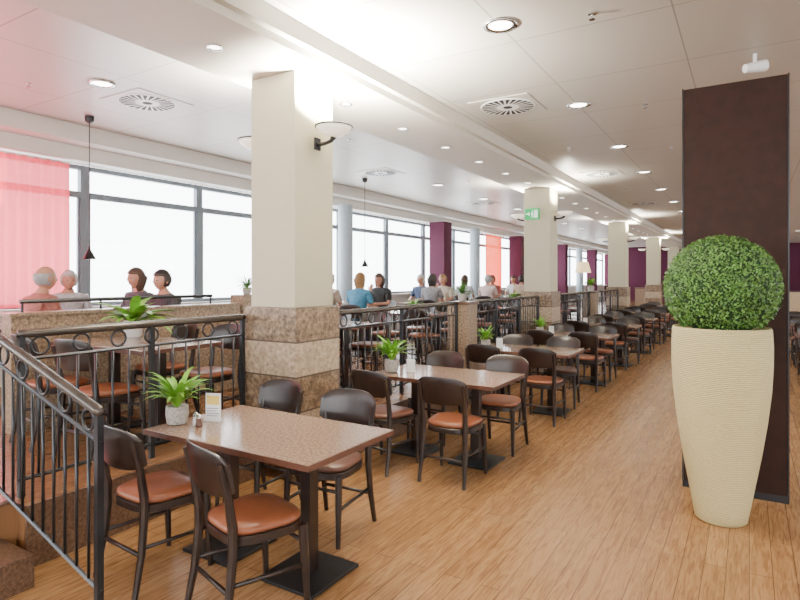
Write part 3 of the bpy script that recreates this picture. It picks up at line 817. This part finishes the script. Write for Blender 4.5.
person(-6.2, 7.74, 0.0, "person with light hair in beige top at a table", 'short', grey, (0.4,0.32,0.25))
person(-5.87, 8.88, PI, "person with brown hair in black top, hand at chin", 'long', brown, (0.02,0.02,0.022), pose=1)
person(-5.58, 10.34, 0.0, "person with long dark hair in patterned grey top", 'long', dark, (0.22,0.21,0.22))
person(-5.87, 11.46, PI, "person with blond hair in cream top at a table", 'short', blond, (0.48,0.42,0.34), pose=1)
person(-6.44, 11.46, PI, "person with white hair in dark blue top at a table", 'short', (0.42,0.41,0.38), (0.04,0.06,0.12))
person(-5.58, 13.29, 0.0, "older person in pale pink shirt at a table", 'short', grey, (0.55,0.42,0.40))
person(-6.22, 13.29, 0.0, "person with brown hair in white top at a table", 'long', brown, (0.5,0.5,0.5))
person(-5.90, 14.41, PI, "person with reddish hair in red top at a table", 'short', red, (0.32,0.08,0.07))
person(-5.58, 15.75, 0, "person with dark hair in beige shirt at a table", 'short', dark, (0.42,0.3,0.23))
person(-6.2, 16.85, PI, "person with brown hair in white shirt at a table", 'short', brown, (0.55,0.55,0.55))

gl = MB().lathe([(0.028,0),(0.03,0.002),(0.035,0.12),(0.033,0.12),(0.028,0.01),(0.001,0.008)], 16).mesh('drinking_glass', M_salt, True)
for (x, y) in [(-5.9,8.3),(-6.35,8.4),(-5.6,10.95),(-6.0,3.5),(-5.55,3.5),(-5.9,13.8)]:
    tag(obj('drinking_glass', gl, (x, y, PZ+0.7505)), "plain drinking glass on a guest table", 'glass', "drinking glasses")

# ------------------------------------------------------------------ items on the first table
r = root('menu_stand', "white card menu stand with yellow picture on the first table", 'menu', (-2.80, 2.38, 0.7505), 0.35)
obj('menu_card', MB().box(-0.05, 0.05, -0.002, 0.002, 0.01, 0.17).box(-0.055,0.055,-0.02,0.02,0,0.01).mesh('menu_card', M_paper), parent=r)
obj('menu_picture', MB().box(-0.042, 0.042, -0.0032, -0.0021, 0.10, 0.155).mesh('menu_picture', M_yel), parent=r)
obj('menu_text_block', MB().box(-0.042, 0.03, -0.0032, -0.0021, 0.03, 0.034).box(-0.042, 0.04, -0.0032, -0.0021, 0.045, 0.049).box(-0.042, 0.02, -0.0032, -0.0021, 0.06, 0.064).box(-0.042, 0.035, -0.0032, -0.0021, 0.075, 0.079).mesh('menu_text_block', M_frame), parent=r)
for k, (x, y) in enumerate([(-2.81, 2.26), (-2.76, 2.24)]):
    r = root('salt_shaker' if k == 0 else 'pepper_shaker', "small glass shaker with chrome cap on the first table", 'shaker', (x, y, 0.7505))
    obj('shaker_glass', MB().lathe([(0.018,0),(0.02,0.005),(0.016,0.05)], 14).mesh('shaker_glass', M_salt if k == 0 else M_leather2, True), parent=r)
    obj('shaker_cap', MB().lathe([(0.017,0.051),(0.017,0.066),(0.008,0.074)], 14).mesh('shaker_cap', M_chrome, 'auto'), parent=r)
for ty in TY[1:5]:
    r = root('menu_stand', "white card menu stand on a dining table", 'menu', (-2.70, ty+0.3, 0.7505), 0.3, "menu stands")
    obj('menu_card', MB().box(-0.04, 0.04, -0.002, 0.002, 0.01, 0.12).box(-0.045,0.045,-0.02,0.02,0,0.01).mesh('menu_card', M_paper), parent=r)

r = root('floor_lamp', "standing lamp with glowing cream fabric shade", 'lamp', (-4.0, 16.4, PZ))
obj('lamp_base', MB().lathe([(0.15,0),(0.15,0.02),(0.02,0.04)], 20).mesh('lamp_base', M_black, 'auto'), parent=r)
obj('pole', MB().tube([(0,0,0.03),(0,0,1.55)], 0.012, 8).mesh('pole', M_black, True), parent=r)
obj('lamp_shade', MB().lathe([(0.22,1.45),(0.14,1.75)], 24).mesh('lamp_shade', M_shade, 'auto'), parent=r)

r = root('serving_counter', "long buffet counter with pale front at the far wall", 'counter', (-0.5, 33.5, 0))
obj('counter_body', MB().box(-2.2, 4.5, -0.4, 0.4, 0, 1.0).mesh('counter_body', M_counter), parent=r)
obj('counter_top', MB().box(-2.25, 4.55, -0.45, 0.45, 1.0, 1.04).mesh('counter_top', M_black), parent=r)

# ------------------------------------------------------------------ world, camera
w = bpy.data.worlds.new('World'); bpy.context.scene.world = w; w.use_nodes = True
bg = w.node_tree.nodes['Background']; bg.inputs[0].default_value = (0.96, 0.98, 1.0, 1); bg.inputs[1].default_value = 12

l = bpy.data.lights.new('curtain_fill_light', 'AREA'); l.energy = 75; l.color = (1, 0.28, 0.36); l.shape = 'RECTANGLE'; l.size = 2.2; l.size_y = 1.6  # added pink light inside the curtain, imitating daylight tinted by the fabric
o = bpy.data.objects.new('curtain_fill_light', l); C.objects.link(o); o.location = (XL+0.3, 2.4, 2.2); o.rotation_euler = (0, math.radians(-110), 0)

cam = bpy.data.cameras.new('camera'); cam.lens = 25.65; cam.sensor_width = 36; cam.shift_y = -21/800
co = bpy.data.objects.new('camera', cam); C.objects.link(co)
co.location = (0, 0, 1.62); co.rotation_euler = (math.radians(90), 0, math.radians(31.5))
cam.clip_start = 0.05; cam.clip_end = 400
bpy.context.scene.camera = co
